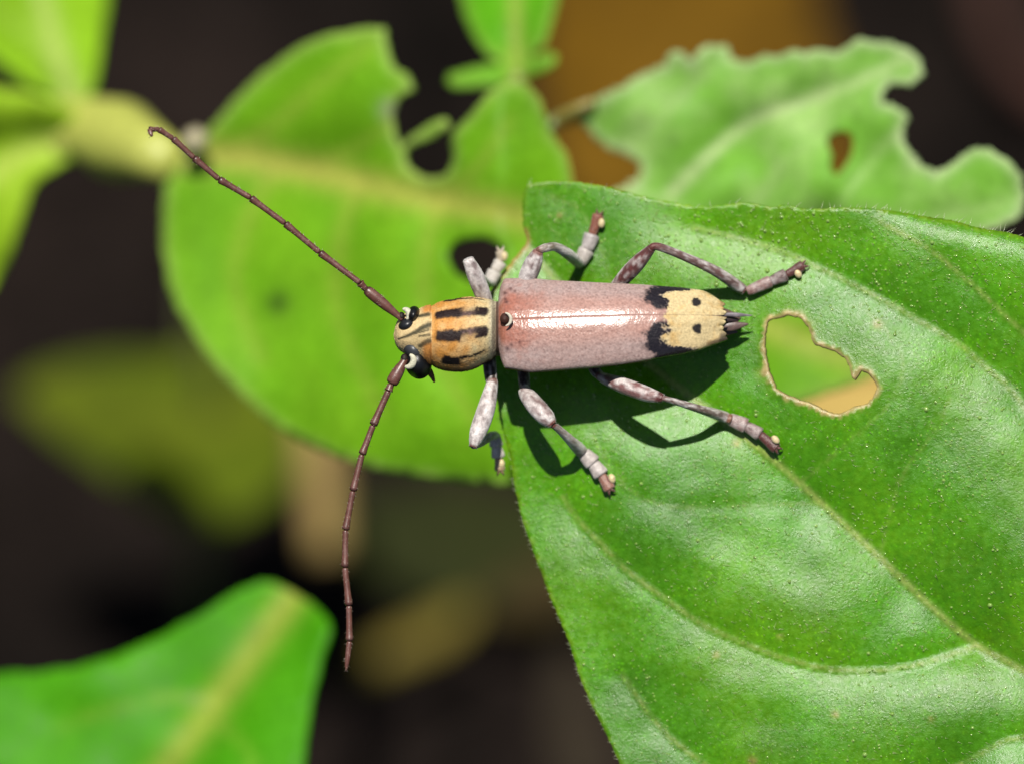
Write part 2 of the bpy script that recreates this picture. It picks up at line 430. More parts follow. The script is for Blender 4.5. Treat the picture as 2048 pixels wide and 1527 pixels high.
# ------------------------------------------------------------------ leaves behind
def plane_z(pts3):        # plane through three (px,py,z)
    A = np.array([[a, b, 1] for a, b, _ in pts3], float); k = np.linalg.solve(A, np.array([c for *_, c in pts3], float))
    return lambda p: p @ k[:2] + k[2]
def wavy(base, amp, sc, seed):
    return lambda p: base(p) + amp * vnoise(np.stack([p[:, 0], p[:, 1], 0 * p[:, 0]], 1), 1 / sc, seed)
def bg_col(base, rib, alt, ribw=1.0, spots=(), edge=None, ew=14, ek=.7):
    def f(v, s, p3):
        q = np.stack([v[:, 0], v[:, 1], 0 * v[:, 0]], 1)
        n1 = vnoise(q, 1 / 150., 2.9); n2 = vnoise(q, 1 / 45., 1.1)
        c = np.tile(base, (len(v), 1)) * (1 + .12 * n1)[:, None]
        c = mix(c, alt, np.clip(.35 * n1 + .25 * n2 + .1, 0, .6))
        for i, (l, w, dep, wid) in enumerate(s.veins):
            d, t = dist_poly(v, l); k = np.exp(-(d / (wid * ribw)) ** 2) * (.9 if i == 0 else .32) * (1 - .4 * t)
            c = mix(c, rib, k)
        if edge is not None:
            d, _ = dist_poly(v, s.outline, True); k = np.exp(-(d / ew) ** 2) * ek
            c = mix(c, edge, k)
        for x, y, r, cc in spots:
            c = mix(c, cc, .9 * np.exp(-(((v[:, 0] - x) / r) ** 2 + ((v[:, 1] - y) / r) ** 2)))
        return c
    return f
YG, YG2, RIB = S(112, 174, 22), S(134, 186, 36), S(184, 182, 84)

plant1 = thing('leafy_seedling', to_frame([-62, 40, 0]), 'bright green plant with pale swollen node, its notched leaf behind the antennae', 'plant')
zA = plane_z([(330, 300, -25), (1000, 400, -15), (700, 950, -17)])
A_out = [(335, 350), (385, 300), (430, 245), (480, 190), (545, 130), (620, 82), (700, 62), (764, 58), (772, 90), (786, 130), (812, 148), (824, 174), (806, 190), (790, 205), (786, 245), (796, 292),
         (850, 252), (888, 236), (896, 252), (850, 280), (808, 304), (818, 342), (858, 358), (894, 346), (906, 312), (902, 280), (922, 248), (948, 222), (972, 190), (1005, 170), (1040, 164), (1070, 182),
         (1090, 222), (1108, 270), (1138, 320), (1150, 380), (1180, 410), (1300, 440), (1480, 490), (1640, 560), (1780, 640), (1820, 710), (1740, 757), (1610, 800), (1420, 880), (1230, 945), (1030, 970), (960, 966), (850, 956),
         (720, 930), (620, 890), (530, 832), (450, 755), (390, 675), (345, 592), (326, 500), (326, 430)]
A_mid = [(330, 312), (460, 312), (600, 336), (720, 364), (860, 398), (1040, 432), (1250, 520), (1500, 640), (1740, 730)]
A_veins = [(A_mid, 90, 1.4, 32), ([(470, 312), (560, 240), (640, 170), (740, 90)], 60, .7, 16), ([(620, 338), (720, 290), (790, 240)], 50, .5, 14),
           ([(560, 330), (500, 430), (470, 560), (520, 720)], 70, .8, 16), ([(720, 364), (680, 480), (680, 640), (760, 820)], 70, .8, 16), ([(880, 400), (850, 520), (860, 680), (950, 840)], 70, .8, 16),
           ([(880, 400), (960, 330), (1020, 240)], 50, .5, 14)]
LA = Leaf(A_out, wavy(lambda p: zA(p) - 14.5 * np.clip((p[:, 0] - 1000) / 700, 0, None) - 1.5 * np.clip((p[:, 1] - 700) / 270, 0, None) ** 2, 1.0, 240., 3.1), A_veins,
          [[(893, 505), (912, 482), (955, 474), (998, 486), (1012, 518), (990, 556), (948, 566), (906, 545)]], step=18, rag=1.5)
o = LA.build('leaf', plant1, M_leaf_bg, bg_col(YG, RIB, YG2, 1.0, [(556, 606, 22, S(44, 62, 26)), (776, 218, 18, S(150, 150, 130))], S(180, 196, 110), 12, .55), .25)
o['label'] = 'bright green leaf with notched upper edge and tan midrib'
def simple_leaf(parent, out, zf, veins, base, rib, alt, step=22, name='leaf', mat=None, holes=(), edge=None, thick=.25, ribw=1.0, spots=(), ek=.7, label=None, rag=1.2):
    L = Leaf(out, zf, veins, holes, step, rag=rag)
    o = L.build(name, parent, mat or M_leaf_bg, bg_col(base, rib, alt, ribw, spots, edge, 14, ek), thick)
    if label: o['label'] = label
    return L
simple_leaf(plant1, [(150, 215), (110, 190), (40, 150), (-60, 60), (-150, -100), (-160, -350), (-20, -560), (150, -420), (222, -160), (216, -20), (204, 70), (192, 140), (176, 195)],
            wavy(plane_z([(150, 215, -32), (0, 0, -37), (200, 0, -38)]), .8, 120., 1.3), [([(152, 212), (120, 120), (90, 20), (40, -200), (0, -420)], 70, 2.2, 22), ([(130, 140), (40, 60), (-60, -40)], 40, .8, 12)],
            S(148, 198, 34), S(186, 206, 110), S(130, 186, 26))
simple_leaf(plant1, [(168, 275), (140, 222), (70, 192), (10, 178), (-80, 170), (-220, 240), (-330, 460), (-330, 700), (-180, 760), (-60, 640), (5, 525), (40, 440), (66, 372), (110, 334), (150, 312)],
            wavy(plane_z([(160, 280, -30.5), (0, 200, -31), (0, 500, -32.5)]), 1.0, 90., 5.3), [([(160, 278), (60, 300), (-60, 400), (-200, 620)], 60, 1.6, 20)],
            S(164, 206, 44), S(196, 214, 100), S(150, 198, 30))
# node, petioles and stem
def stalk(parent, pts, radii, c, name='stem', n=14, rough=0.0, seed=0):
    path = smooth_line([np.append(q, radii[i]) for i, q in enumerate(pts)], .6 if len(pts) < 9 else 1.0)
    V, F = tube(path[:, :3], path[:, 3], n); V = V + (rough * vnoise(V, .5, seed))[:, None] if rough else V
    C = np.tile(c, (len(V), 1)) * (1 + .15 * vnoise(V, .25, 2 + seed))[:, None]
    return mesh(name, V, fixn(V, F), M_stem, parent, C)
gp1 = np.array(plant1['_b'])
nod = P(150, 262, -33)
stalk(plant1, [P(345, 322, -25.2), P(300, 306, -27), P(240, 282, -30), P(180, 262, -32.5), P(110, 258, -34), P(40, 270, -36), P(-60, 330, -42), (P(-60, 330, -42) + gp1) / 2 + np.array([-6, 0, 4]), gp1],
      [.9, 1.35, 1.95, 1.6, 1.5, 1.5, 1.5, 1.7, 2.0], S(206, 212, 96))
stalk(plant1, [P(160, 268, -32.8), P(154, 240, -32.4), P(150, 212, -32.2)], [.9, .8, .7], S(176, 192, 76), 'petiole')
stalk(plant1, [P(150, 275, -33), P(125, 285, -32.6), P(104, 288, -32.3)], [1.0, .9, .7], S(190, 200, 90), 'petiole')
stalk(plant1, [P(382, 300, -23.8), P(392, 280, -23.2), P(400, 262, -23.0)], [.5, .62, .35], S(190, 180, 140), 'bud')

plant2 = thing('chewed_plant', to_frame([12, 22, 0]), 'pale green leaf eaten to ragged edges, behind the beetle and before a dead brown leaf', 'plant')
zD = plane_z([(1110, 240, -19), (1840, 130, -14), (1900, 420, -12.5)])
D_out = [(1096, 246), (1140, 216), (1182, 202), (1240, 174), (1288, 146), (1325, 132), (1336, 112), (1356, 104), (1374, 116), (1386, 126), (1398, 104), (1424, 90), (1452, 92), (1466, 112), (1492, 122), (1530, 114), (1600, 102), (1675, 99),
         (1708, 84), (1758, 84), (1808, 98), (1834, 122), (1840, 150), (1818, 168), (1784, 166), (1764, 182), (1764, 208), (1798, 214), (1814, 236), (1802, 262), (1808, 290), (1834, 322), (1872, 342), (1902, 330), (1930, 306),
         (1964, 296), (2002, 312), (2036, 346), (2050, 392), (2036, 432), (1980, 462), (1880, 478), (1700, 470), (1500, 462), (1330, 450), (1236, 412), (1206, 392), (1252, 372), (1282, 346), (1272, 318), (1226, 304), (1196, 284), (1168, 252), (1130, 252), (1100, 258)]
D_mid = [(1100, 250), (1220, 330), (1350, 420), (1600, 450), (1900, 430), (2040, 400)]
D_v2 = [(1345, 385), (1420, 310), (1500, 245), (1600, 205), (1700, 170), (1810, 118)]
D_v3 = [(1640, 480), (1700, 380), (1790, 270)]
LD = simple_leaf(plant2, D_out, wavy(zD, .9, 130., 7.7), [(D_v2, 55, 1.6, 12), (D_mid, 60, 1.0, 12), (D_v3, 45, .9, 10), ([(1240, 300), (1330, 230), (1440, 110)], 45, .7, 9), ([(1480, 470), (1560, 330), (1640, 280)], 40, .6, 9)],
            S(128, 190, 66), S(198, 216, 156), S(196, 216, 150), step=13, rag=2.6,
            holes=[[(1652, 280), (1672, 264), (1698, 268), (1706, 296), (1692, 330), (1672, 352), (1660, 330), (1664, 306)]], edge=S(205, 214, 170), ek=.6, label='pale chewed leaf with ragged eaten edges')
simple_leaf(plant2, [(1000, 118), (968, 100), (942, 62), (922, 5), (905, -120), (930, -330), (1020, -480), (1100, -330), (1125, -120), (1112, -10), (1098, 50), (1080, 92), (1058, 112), (1108, 108), (1104, 126), (1060, 150), (1000, 168), (950, 172), (902, 172), (896, 154), (936, 138), (985, 128)],
            wavy(plane_z([(1030, 150, -22), (1030, -100, -27), (1110, 0, -24)]), .5, 80., 2.3), [([(1032, 165), (1032, 100), (1030, 0), (1024, -200), (1020, -420)], 45, 1.2, 16)],
            S(96, 176, 20), S(166, 184, 80), S(112, 184, 30), step=12, edge=S(170, 186, 90), ek=.4, label='upright green leaf with broad pale midrib and eaten base')
gp2 = np.array(plant2['_b'])
stalk(plant2, [P(1186, 204, -18.6), P(1140, 226, -19.4), P(1100, 250, -20.5), P(1085, 300, -24), P(1095, 420, -28), P(1180, 640, -34), (P(1180, 640, -34) + gp2) / 2 + np.array([3, 0, 0]), gp2], [.2, .28, .4, .5, .7, .9, 1.0, 1.3], S(160, 150, 70))
stalk(plant2, [P(1034, 150, -22.4), P(1038, 220, -24.5), P(1060, 320, -27), P(1090, 415, -28)], [.35, .4, .45, .6], S(150, 170, 70), 'petiole')

plant4 = thing('low_plant', to_frame([-48, -40, 0]), 'green leaf with broad tan midrib, below the drooping antenna', 'plant')
zF = plane_z([(590, 1180, -22), (100, 1400, -24), (500, 1527, -20)])
simple_leaf(plant4, [(576, 1178), (530, 1164), (470, 1184), (385, 1236), (292, 1284), (200, 1318), (100, 1340), (0, 1346), (-140, 1370), (-300, 1500), (-380, 1750), (-300, 2000), (-60, 2140), (250, 2080), (480, 1900), (590, 1700), (606, 1527), (622, 1410), (642, 1310), (658, 1250), (624, 1206)],
            wavy(zF, .9, 200., 6.1), [([(586, 1190), (500, 1310), (420, 1420), (330, 1540), (150, 1780), (0, 1960)], 95, 1.8, 30), ([(440, 1395), (300, 1400), (120, 1450)], 50, .6, 10), ([(430, 1420), (500, 1520), (520, 1650)], 50, .6, 10)],
            S(74, 158, 6), S(168, 180, 72), S(90, 170, 18), step=22, label='green leaf with broad tan midrib')
gp4 = np.array(plant4['_b'])
stalk(plant4, [P(0, 1960, -28), P(-80, 2040, -33), (P(-80, 2040, -33) + gp4) / 2, gp4], [.8, .9, 1.1, 1.4], S(140, 150, 70))

plant5 = thing('small_seedling', to_frame(P(330, 880, zground(330, 880))), 'small dull olive seedling leaf low over the dark soil', 'plant')
OL = S(92, 108, 16)
zG = lambda p: zground(p[:, 0], p[:, 1], 24.0)
simple_leaf(plant5, [(40, 785), (120, 735), (240, 715), (350, 712), (420, 640), (480, 550), (560, 560), (640, 700), (660, 850), (590, 950), (460, 1040), (350, 1030), (230, 950), (110, 860)],
            wavy(zG, 1.5, 200., 4.4), [([(60, 790), (250, 830), (420, 850), (640, 760)], 110, 2.5, 18)], OL, S(110, 116, 30), S(74, 92, 10), step=26, mat=M_dead)
stalk(plant5, [P(420, 850, zground(420, 850, 22.0)), P(400, 900, zground(400, 900, 12.0)), np.array(plant5['_b'])], [.6, .7, .9], S(90, 96, 40))

# ------------------------------------------------------------------ forest floor litter
def dead_leaf(out, label, base, rib, alt, h=1.2, veins=None, step=24, name='dead_leaf', amp=1.0, seed=1.0, curl=0.0):
    out = np.array(out, float); c = out.mean(0); size = np.linalg.norm(out - c, axis=1).max()
    zf = lambda p: zground(p[:, 0], p[:, 1], h) + curl * (np.linalg.norm(p - c, axis=1) / size) ** 2
    L = Leaf(out, wavy(zf, amp, 160., seed), veins or [], [], step, rag=2)
    o = L.build(name, None, M_dead, bg_col(base, rib, alt, 1.0, (), alt * .7, 14, .4), .3)
    tag(o, label, 'dead leaf', 'dead leaves on the soil'); return o
GOLD = S(114, 82, 12)  # lowered tone, partial shade painted into this leaf's colour
dead_leaf([(1085, -160), (1075, 40), (1072, 200), (1110, 360), (1240, 470), (1480, 520), (1740, 470), (1720, 300), (1680, 140), (1640, 30), (1590, -150), (1340, -260)], 'large golden brown dead leaf under the chewed pale leaf',
          GOLD, S(132, 98, 26), S(96, 70, 10), h=3, veins=[([(1100, 430), (1260, 240), (1400, 60), (1480, -180)], 120, 1.2, 18)], seed=2.0, curl=2.0)
dead_leaf([(1480, 850), (1560, 760), (1700, 720), (1830, 740), (1850, 840), (1760, 930), (1600, 950)], 'sandy orange dead leaf showing through the bite hole', S(214, 184, 104), S(200, 160, 80), S(206, 170, 92), h=8, seed=3.0)
dead_leaf([(690, 1345), (740, 1300), (830, 1245), (915, 1205), (945, 1212), (925, 1258), (860, 1298), (770, 1335), (715, 1358)], 'narrow tan dead leaf on the soil beside the drooping antenna tip', S(140, 126, 50), S(150, 134, 66), S(112, 102, 42), h=6, seed=4.0, veins=[([(690, 1348), (820, 1280), (950, 1205)], 40, .8, 10)])
dead_leaf([(690, 1010), (820, 960), (1000, 960), (1120, 1020), (1120, 1150), (1000, 1230), (820, 1190), (710, 1110)], 'dark olive rotting leaf on the soil below the beetle head', S(48, 53, 22), S(56, 54, 26), S(36, 42, 16), h=2, seed=5.0)
dead_leaf([(960, 1200), (1060, 1130), (1180, 1110), (1260, 1150), (1180, 1200), (1060, 1240)], 'small brown dead leaf half under the broad leaf edge', S(78, 66, 36), S(84, 70, 40), S(62, 52, 30), h=5, seed=6.0)
dead_leaf([(1110, 1300), (1180, 1310), (1200, 1420), (1230, 1580), (1150, 1600), (1100, 1480)], 'grey brown dead leaf strip beside the broad leaf margin', S(58, 50, 38), S(58, 50, 38), S(44, 38, 30), h=3, seed=7.0)
# upright tan twig
def twig(pts, r, label, c):
    pts = [P(x, y, zground(x, y, h)) for x, y, h in pts]
    path = smooth_line(pts, 1.0); V, F = tube(path, np.linspace(r, r * .85, len(path)) * (1 + .06 * np.sin(np.arange(len(path)) * .9)), 12)
    C = np.tile(c, (len(V), 1)) * (1 + .2 * vnoise(V, .4, 3))[:, None]
    o = mesh('twig', V, fixn(V, F), M_dead, None, C, base=pts[-1]); tag(o, label, 'twig'); return o
twig([(608, 600, 27.5), (628, 780, 27), (644, 950, 27), (655, 1115, 26)], 1.35, 'stout pale tan twig lying across the olive seedling leaf', S(176, 150, 92))
twig([(1960, -60, 2), (1990, 60, 2.5), (2048, 150, 2), (2200, 260, 1)], 1.2, 'thin reddish brown twig lying on dark soil', S(80, 56, 48))

# ------------------------------------------------------------------ the beetle
bb = P(1230, 650, float(BL.z(np.array([[1230., 650.]]))[0]))
beetle = thing('beetle', bb, 'pinkish brown longhorn beetle with striped thorax, standing on the broad leaf', 'beetle')
M_body = attr_mat('beetle_body', rough=.6, spec=.25, bscale=14, bs=.6, bd=.04, var=(.8, 1.16), vscale=11)
M_ely = attr_mat('beetle_elytra', rough=.27, spec=.55, bscale=11, bs=.22, bd=.03, var=(.78, 1.18), kind='cell', vscale=9, low=(1.7, .6, .07))
M_leg = attr_mat('beetle_leg', rough=.46, spec=.5, bscale=14, bs=.7, bd=.04, var=(.7, 1.25), vscale=9, sheen=.2)
M_ant = attr_mat('beetle_antenna', rough=.4, spec=.55, bscale=14, bs=.4, bd=.02, var=(.8, 1.2), vscale=6)
M_eye = attr_mat('beetle_eye', rough=.4, spec=.4, bscale=22, bs=.25, bd=.01, var=(.9, 1.1), kind='cell')
pink, grey, red, blk, cream = S(208, 162, 148), S(196, 172, 166), S(188, 112, 88), S(30, 22, 22), S(250, 224, 168)

# body: one continuous surface from brow to abdomen tip.  (x, yc, zc, ry, rz)
rings = [(788, 670, 2.30, 2, .05), (790, 670, 2.3, 14, .45), (794, 669, 2.3, 25, .72), (800, 668, 2.32, 33, .88), (810, 667, 2.34, 40, 1.0), (824, 667, 2.36, 44, 1.12), (838, 668, 2.4, 50, 1.25), (848, 670, 2.42, 57, 1.36),
         (859, 671, 2.43, 61, 1.44), (862.5, 671, 2.43, 58, 1.36), (866, 671, 2.43, 60, 1.40), (874, 671, 2.44, 65, 1.48), (890, 671, 2.45, 70, 1.54), (906, 671, 2.45, 72, 1.56), (924, 669, 2.45, 74, 1.58), (942, 667, 2.45, 73, 1.57),
         (960, 664, 2.45, 68, 1.52), (976, 661, 2.45, 62, 1.44), (984, 660, 2.44, 60, 1.40), (988, 659, 2.38, 56, 1.22), (996, 657, 2.2, 54, .95), (1020, 655, 2.0, 62, .9), (1100, 655, 2.1, 70, 1.0), (1200, 652, 2.1, 68, 1.0),
         (1300, 648, 1.9, 58, 1.0), (1380, 642, 1.6, 42, .75), (1430, 638, 1.45, 28, .5), (1462, 637, 1.4, 16, .32), (1478, 637, 1.4, 6, .14), (1482, 637, 1.4, 1, .03)]
rg = np.array(rings, float); xs = np.concatenate([np.linspace(788, 1000, 230), np.linspace(1003, 1482, 110)])
def pch(xq, x, y):       # monotone-ish cubic
    from numpy import interp
    return interp(xq, x, y)
par = [pch(xs, rg[:, 0], rg[:, i]) for i in range(1, 5)]
def sm1(a, k=2):
    b = a.copy()
    for _ in range(k): b[1:-1] = .25 * b[:-2] + .5 * b[1:-1] + .25 * b[2:]
    return b
par = [sm1(a, 3) for a in par]
NS = 128; phi = np.linspace(-math.pi, math.pi, NS, endpoint=False)
VX = np.repeat(xs, NS); YC, ZC, RY, RZ = [np.repeat(a, NS) for a in par]; PH = np.tile(phi, len(xs))
PX, PY, PZ = VX, YC - RY * np.sin(PH), ZC + RZ * np.cos(PH)
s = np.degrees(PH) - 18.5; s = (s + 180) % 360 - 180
pr = (VX > 862) & (VX < 992); hd = VX <= 863
# sculpt: low humps along thorax
V = PN(PX, PY, PZ)
F = [(i * NS + k, i * NS + (k + 1) % NS, (i + 1) * NS + (k + 1) % NS, (i + 1) * NS + k) for i in range(len(xs) - 1) for k in range(NS)]
F += [tuple(range(NS))[::-1], tuple((len(xs) - 1) * NS + k for k in range(NS))]
q3 = V
n1 = vnoise(q3, 3.0, 1.2); n2 = vnoise(q3, 9.0, 4.2)
C = np.tile(S(196, 160, 130), (len(V), 1))
C[VX > 992] = S(120, 96, 84)
orange, pale, bark = S(244, 172, 84), S(250, 226, 170), S(36, 14, 12)
c = mix(np.tile(orange, (len(V), 1)) * (1 + .1 * n1)[:, None], pale, np.clip(sm(900, 985, VX) * .9 + .45 * n1 + .12, 0, 1))
aj = s + 3.0 * n1 + 1.3 * n2
xj = VX + 4 * n1 + 2 * n2 + .03 * (np.abs(s) - 20) ** 2 * np.sign(920 - VX) * -1 * (np.abs(s) < 40)
m1 = sm(8, 12.5, np.abs(aj)) * sm(31.5, 27, np.abs(aj)) * sm(865, 873, xj) * sm(981, 974, xj)
half = sm(918, 934, xj + 5 * n2) * sm(956, 944, xj + 5 * n2)
m1 = m1 * (1 - half * .75 * sm(16, 24, np.abs(aj - 4 * n1)))
m2 = sm(53, 56, np.abs(aj)) * sm(75, 71, np.abs(aj)) * sm(880, 888, xj) * sm(926, 918, xj)
m2 = np.maximum(m2, sm(53, 55, np.abs(aj)) * sm(61, 58, np.abs(aj)) * sm(915, 922, xj) * sm(972, 964, xj))
c = mix(c, mix(np.tile(bark, (len(V), 1)), S(134, 104, 98), half * np.clip(.55 + .5 * n2, 0, 1)) * (1 + .35 * n2)[:, None], np.clip(m1, 0, 1)); c = mix(c, blk, np.clip(m2, 0, 1))
c = mix(c, S(206, 200, 176), sm(972, 984, VX) * .7)
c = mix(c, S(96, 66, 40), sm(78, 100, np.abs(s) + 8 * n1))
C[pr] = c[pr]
c = mix(np.tile(S(252, 222, 164), (len(V), 1)) * (1 + .12 * n1)[:, None], S(240, 164, 84), sm(838, 852, VX) * np.clip(sm(22, 40, np.abs(s)) + .3 * n1, 0, 1))
hp = np.stack([PX, PY], 1); top = np.cos(PH) > -.1
for L, w0, w1, cc, kk in [([(797, 678), (815, 672), (830, 665), (845, 656), (858, 650)], 1.6, 5.0, S(70, 68, 50), .95), ([(838, 672), (850, 671), (858, 670)], 1.5, 2.5, S(80, 70, 46), .9),
                      ([(836, 633), (846, 631), (857, 629)], 2.5, 3.5, S(70, 66, 48), .95), ([(840, 692), (850, 686), (858, 682)], 4, 5, S(74, 68, 50), .9), ([(830, 668), (845, 664), (857, 660)], 1, 2.0, S(90, 84, 60), .85)]:
    d, t = dist_poly(hp, L); c = mix(c, cc, kk * np.exp(-(d / (1.25 * (w0 + (w1 - w0) * t))) ** 4) * top)
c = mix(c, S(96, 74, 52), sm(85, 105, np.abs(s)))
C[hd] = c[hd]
groove = np.exp(-((VX - 862.5) / 1.6) ** 2) * .45 + np.exp(-((VX - 989) / 2.5) ** 2) * .5
C = C * (1 - groove * 0)[:, None]
body_V, body_F, body_C = V, fixn(V, F), C
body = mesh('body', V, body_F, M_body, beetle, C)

# elytra
RO = math.radians(18)
ely_x = np.array([1000, 1003, 1010, 1060, 1098, 1190, 1281, 1363, 1400, 1417, 1436, 1450])
up_y = np.array([596, 576, 560, 559, 563, 568, 572, 578, 583, 587, 594, 604])
lo_y = np.array([692, 712, 734, 742, 740, 733, 721, 707, 697, 691, 684, 678])
su_x = np.array([1000, 1024, 1150, 1281, 1428, 1450]); su_y = np.array([640, 639, 634, 630, 632, 633])
zz_x = np.array([1000, 1008, 1020, 1060, 1150, 1250, 1320, 1400, 1440, 1450]); zz = np.array([3.05, 3.3, 3.44, 3.58, 3.76, 3.80, 3.66, 3.08, 2.6, 2.42])
prof = np.array([(0, -.014), (.025, 0), (.12, -.002), (.25, -.02), (.45, -.075), (.65, -.15), (.82, -.23), (.93, -.30), (.985, -.355), (1.0, -.40), (.985, -.45), (.965, -.54), (.94, -.66)])
pf = smooth_line(prof, .012)
def elytron(sg):
    nx = 190; xs = np.concatenate([1000 + 12 * np.linspace(0, 1, 20) ** 1.6, np.linspace(1014.5, 1450, nx)])
    uy = sm1(np.interp(xs, ely_x, up_y), 6); ly = sm1(np.interp(xs, ely_x, lo_y), 6); sy = sm1(np.interp(xs, su_x, su_y), 5); z0 = sm1(np.interp(xs, zz_x, zz), 6)
    vr = pf[:, 0] * math.cos(RO); wr = pf[:, 1]
    if sg > 0: ext = (vr + wr * math.sin(RO)).max(); a = (sy - uy) / ext
    else: ext = (vr - wr * math.sin(RO)).max(); a = (ly - sy) / ext
    M = len(pf); V = []; XY = []
    for i, x in enumerate(xs):
        am = a[i] / PPM
        Y = sg * pf[:, 0] * a[i] * math.cos(RO) + pf[:, 1] * a[i] * math.sin(RO)
        Z = z0[i] - sg * pf[:, 0] * am * math.sin(RO) + pf[:, 1] * am * math.cos(RO) * 1.0
        # truncate apex obliquely: outer corner reaches furthest
        xe = np.full(M, x)
        t = np.clip((x - 1405) / 45, 0, 1); xe = x - t * (7 * np.exp(-((pf[:, 0] - .5) / .28) ** 2) + (14 if sg > 0 else -4) * sm(.75, 1.0, pf[:, 0]) + 3 * t ** 6 * np.sin(pf[:, 0] * 23 + sg))
        gap = sg * t ** 2 * 3.0 * (1 - pf[:, 0])
        V.append(PN(xe, sy[i] - Y - gap, Z)); XY.append(np.stack([xe, sy[i] - Y, pf[:, 0]], 1))
    V = np.vstack(V); XY = np.vstack(XY); n = len(xs)
    F = [(i * M + k, (i + 1) * M + k, (i + 1) * M + k + 1, i * M + k + 1) for i in range(n - 1) for k in range(M - 1)]
    if sg < 0: pass
    else: F = [f[::-1] for f in F]
    x, y, v = XY.T
    n1 = vnoise(V, 1.2, 2.5 + sg); n2 = vnoise(V, 4.0, 6.1); n3 = vnoise(V, 11., 3.4)
    idx = np.tile(np.arange(M), n) / (M - 1)
    c = np.tile(pink, (len(V), 1)) * (1 + .08 * n1 + .16 * n3)[:, None]
    c = mix(c, grey * (1 + .12 * n3)[:, None], np.clip(sm(.3, .75, v) * .8 + .25 * n1 + .15 * n3, 0, .95))
    c = mix(c, red * (1 + .12 * n2)[:, None], np.clip(sm(1110, 1012, x) * sm(.75, .4, v + .15 * n1) * .85 + .3 * sm(1150, 1030, x) * n2, 0, 1))
    c = mix(c, S(226, 190, 178), .5 * np.clip(n2 * 1.4, 0, 1) * sm(1060, 1025, x) * (v < .45))
    c = mix(c, S(128, 70, 62), sm(.79, .84, idx) * .7); c = mix(c, S(226, 200, 190), .5 * np.exp(-((idx - .765) / .018) ** 2) * np.clip(.6 + n3, 0, 1))  # carina's pale line is a painted highlight; side below coloured darker
    c = mix(c, S(120, 36, 24), sm(1070, 1035, x + 10 * n1) * (idx > .86) * .9)
    for (hx, hy, hr) in [(1012, 588, 4), (1022, 580, 4), (1030, 585, 3), (1014, 606, 4), (1016, 697, 5), (1024, 690, 3), (1040, 684, 3), (1012, 600, 3)]:
        c = mix(c, S(84, 52, 50), .8 * np.exp(-(((x - hx) / hr) ** 2 + ((y - hy) / hr) ** 2)))
    pit = np.zeros(len(V))
    for _ in range(260):
        hx = random.uniform(1020, 1290); hv = random.uniform(.03, .95); pit = np.maximum(pit, np.exp(-((x - hx) / 1.7) ** 2 - ((v - hv) * 80 / 1.7) ** 2))
    c = mix(c, S(124, 82, 74), .42 * pit)
    # dark band and cream apex
    xb = x + 6 * n2 + 4 * n3
    wob = 8 * np.sin(v * 7 + .6) 
    b0 = 1290 + 26 * sm(.45, .12, v) + 18 * sm(.75, 1.0, v); b1 = 1336 - 6 * sm(.3, 0, v) + 54 * sm(.74, .98, v) - 10 * np.exp(-((v - .62) / .12) ** 2)
    xb = x + 12 * n2 + 9 * n3
    k = sm(b0 - 10, b0 + 10, xb) * (1 - .92 * sm(.24, .10, v + .05 * n2))
    c = mix(c, S(40, 34, 38) * (1 + .5 * n3)[:, None], k)
    c = mix(c, S(230, 210, 190), .6 * np.exp(-((xb - b1) / 6) ** 2) * np.clip(.4 + 1.5 * n3, 0, 1))
    k = sm(b1 - 6, b1 + 6, xb)
    c = mix(c, mix(np.tile(cream, (len(V), 1)), S(236, 186, 104), np.clip(.6 * n1 + .7 * n2, 0, .7)) * (1 + .14 * n3)[:, None], k)
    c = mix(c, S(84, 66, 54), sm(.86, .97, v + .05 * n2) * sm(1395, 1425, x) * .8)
    dx, dy = (1391, 606) if sg > 0 else (1393, 657)
    c = mix(c, S(52, 46, 40), sm(1.4, .5, ((x - dx + 4 * n2) / 8.5) ** 2 + ((y - dy + 3 * n3 + 2 * n2) / (8.5 if sg > 0 else 11)) ** 2))
    c = mix(c, S(70, 60, 56), sm(1434, 1442, x + 3 * n2) * sm(.5, .9, v) * .8)
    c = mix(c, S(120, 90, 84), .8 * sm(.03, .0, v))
    o = mesh('elytron', V, F, M_ely, beetle, c)
    pelt(o, V, F, c, 4200, .10, lambda f: .12 + .88 * sm(.15, .55, v[f[:, 0]]) + .5 * (x[f[:, 0]] > 1290), grey=S(214, 200, 196))
    md = o.modifiers.new('shell', 'SOLIDIFY'); md.thickness = .07 * U; md.offset = -1
    return o

def pelt(parent, V, F, C, n, L, keep, dirn=(1, 0, 0), lift=.35, grey=None):
    """short adpressed hairs over a surface, taking its colour"""
    V = np.asarray(V); F = np.array([f[:4] for f in F if len(f) == 4]); a, b, c = V[F[:, 0]], V[F[:, 1]], V[F[:, 3]]
    nrm = np.cross(b - a, c - a); ar = np.linalg.norm(nrm, axis=1) + 1e-12; nrm /= ar[:, None]
    pr_ = ar * keep(F); pr_ /= pr_.sum(); parts = []
    for i in rng.choice(len(F), n, p=pr_):
        u, w_ = rng.uniform(size=2); p = a[i] + (b[i] - a[i]) * u + (c[i] - a[i]) * w_; nn = nrm[i]
        d = np.asarray(dirn, float) + rng.normal(0, .35, 3); d = d - nn * (d @ nn); d /= np.linalg.norm(d)
        cc = C[F[i, 0]] * rng.uniform(.9, 1.5)
        if grey is not None: cc = cc * .6 + grey * .4
        parts.append(hair(p, d + nn * lift, L * rng.uniform(.6, 1.3), .0065, cc))
    V2, F2, C2 = join(parts); o = mesh('pubescence', V2, F2, M_body, parent, C2); o['kind'] = 'stuff'; return o
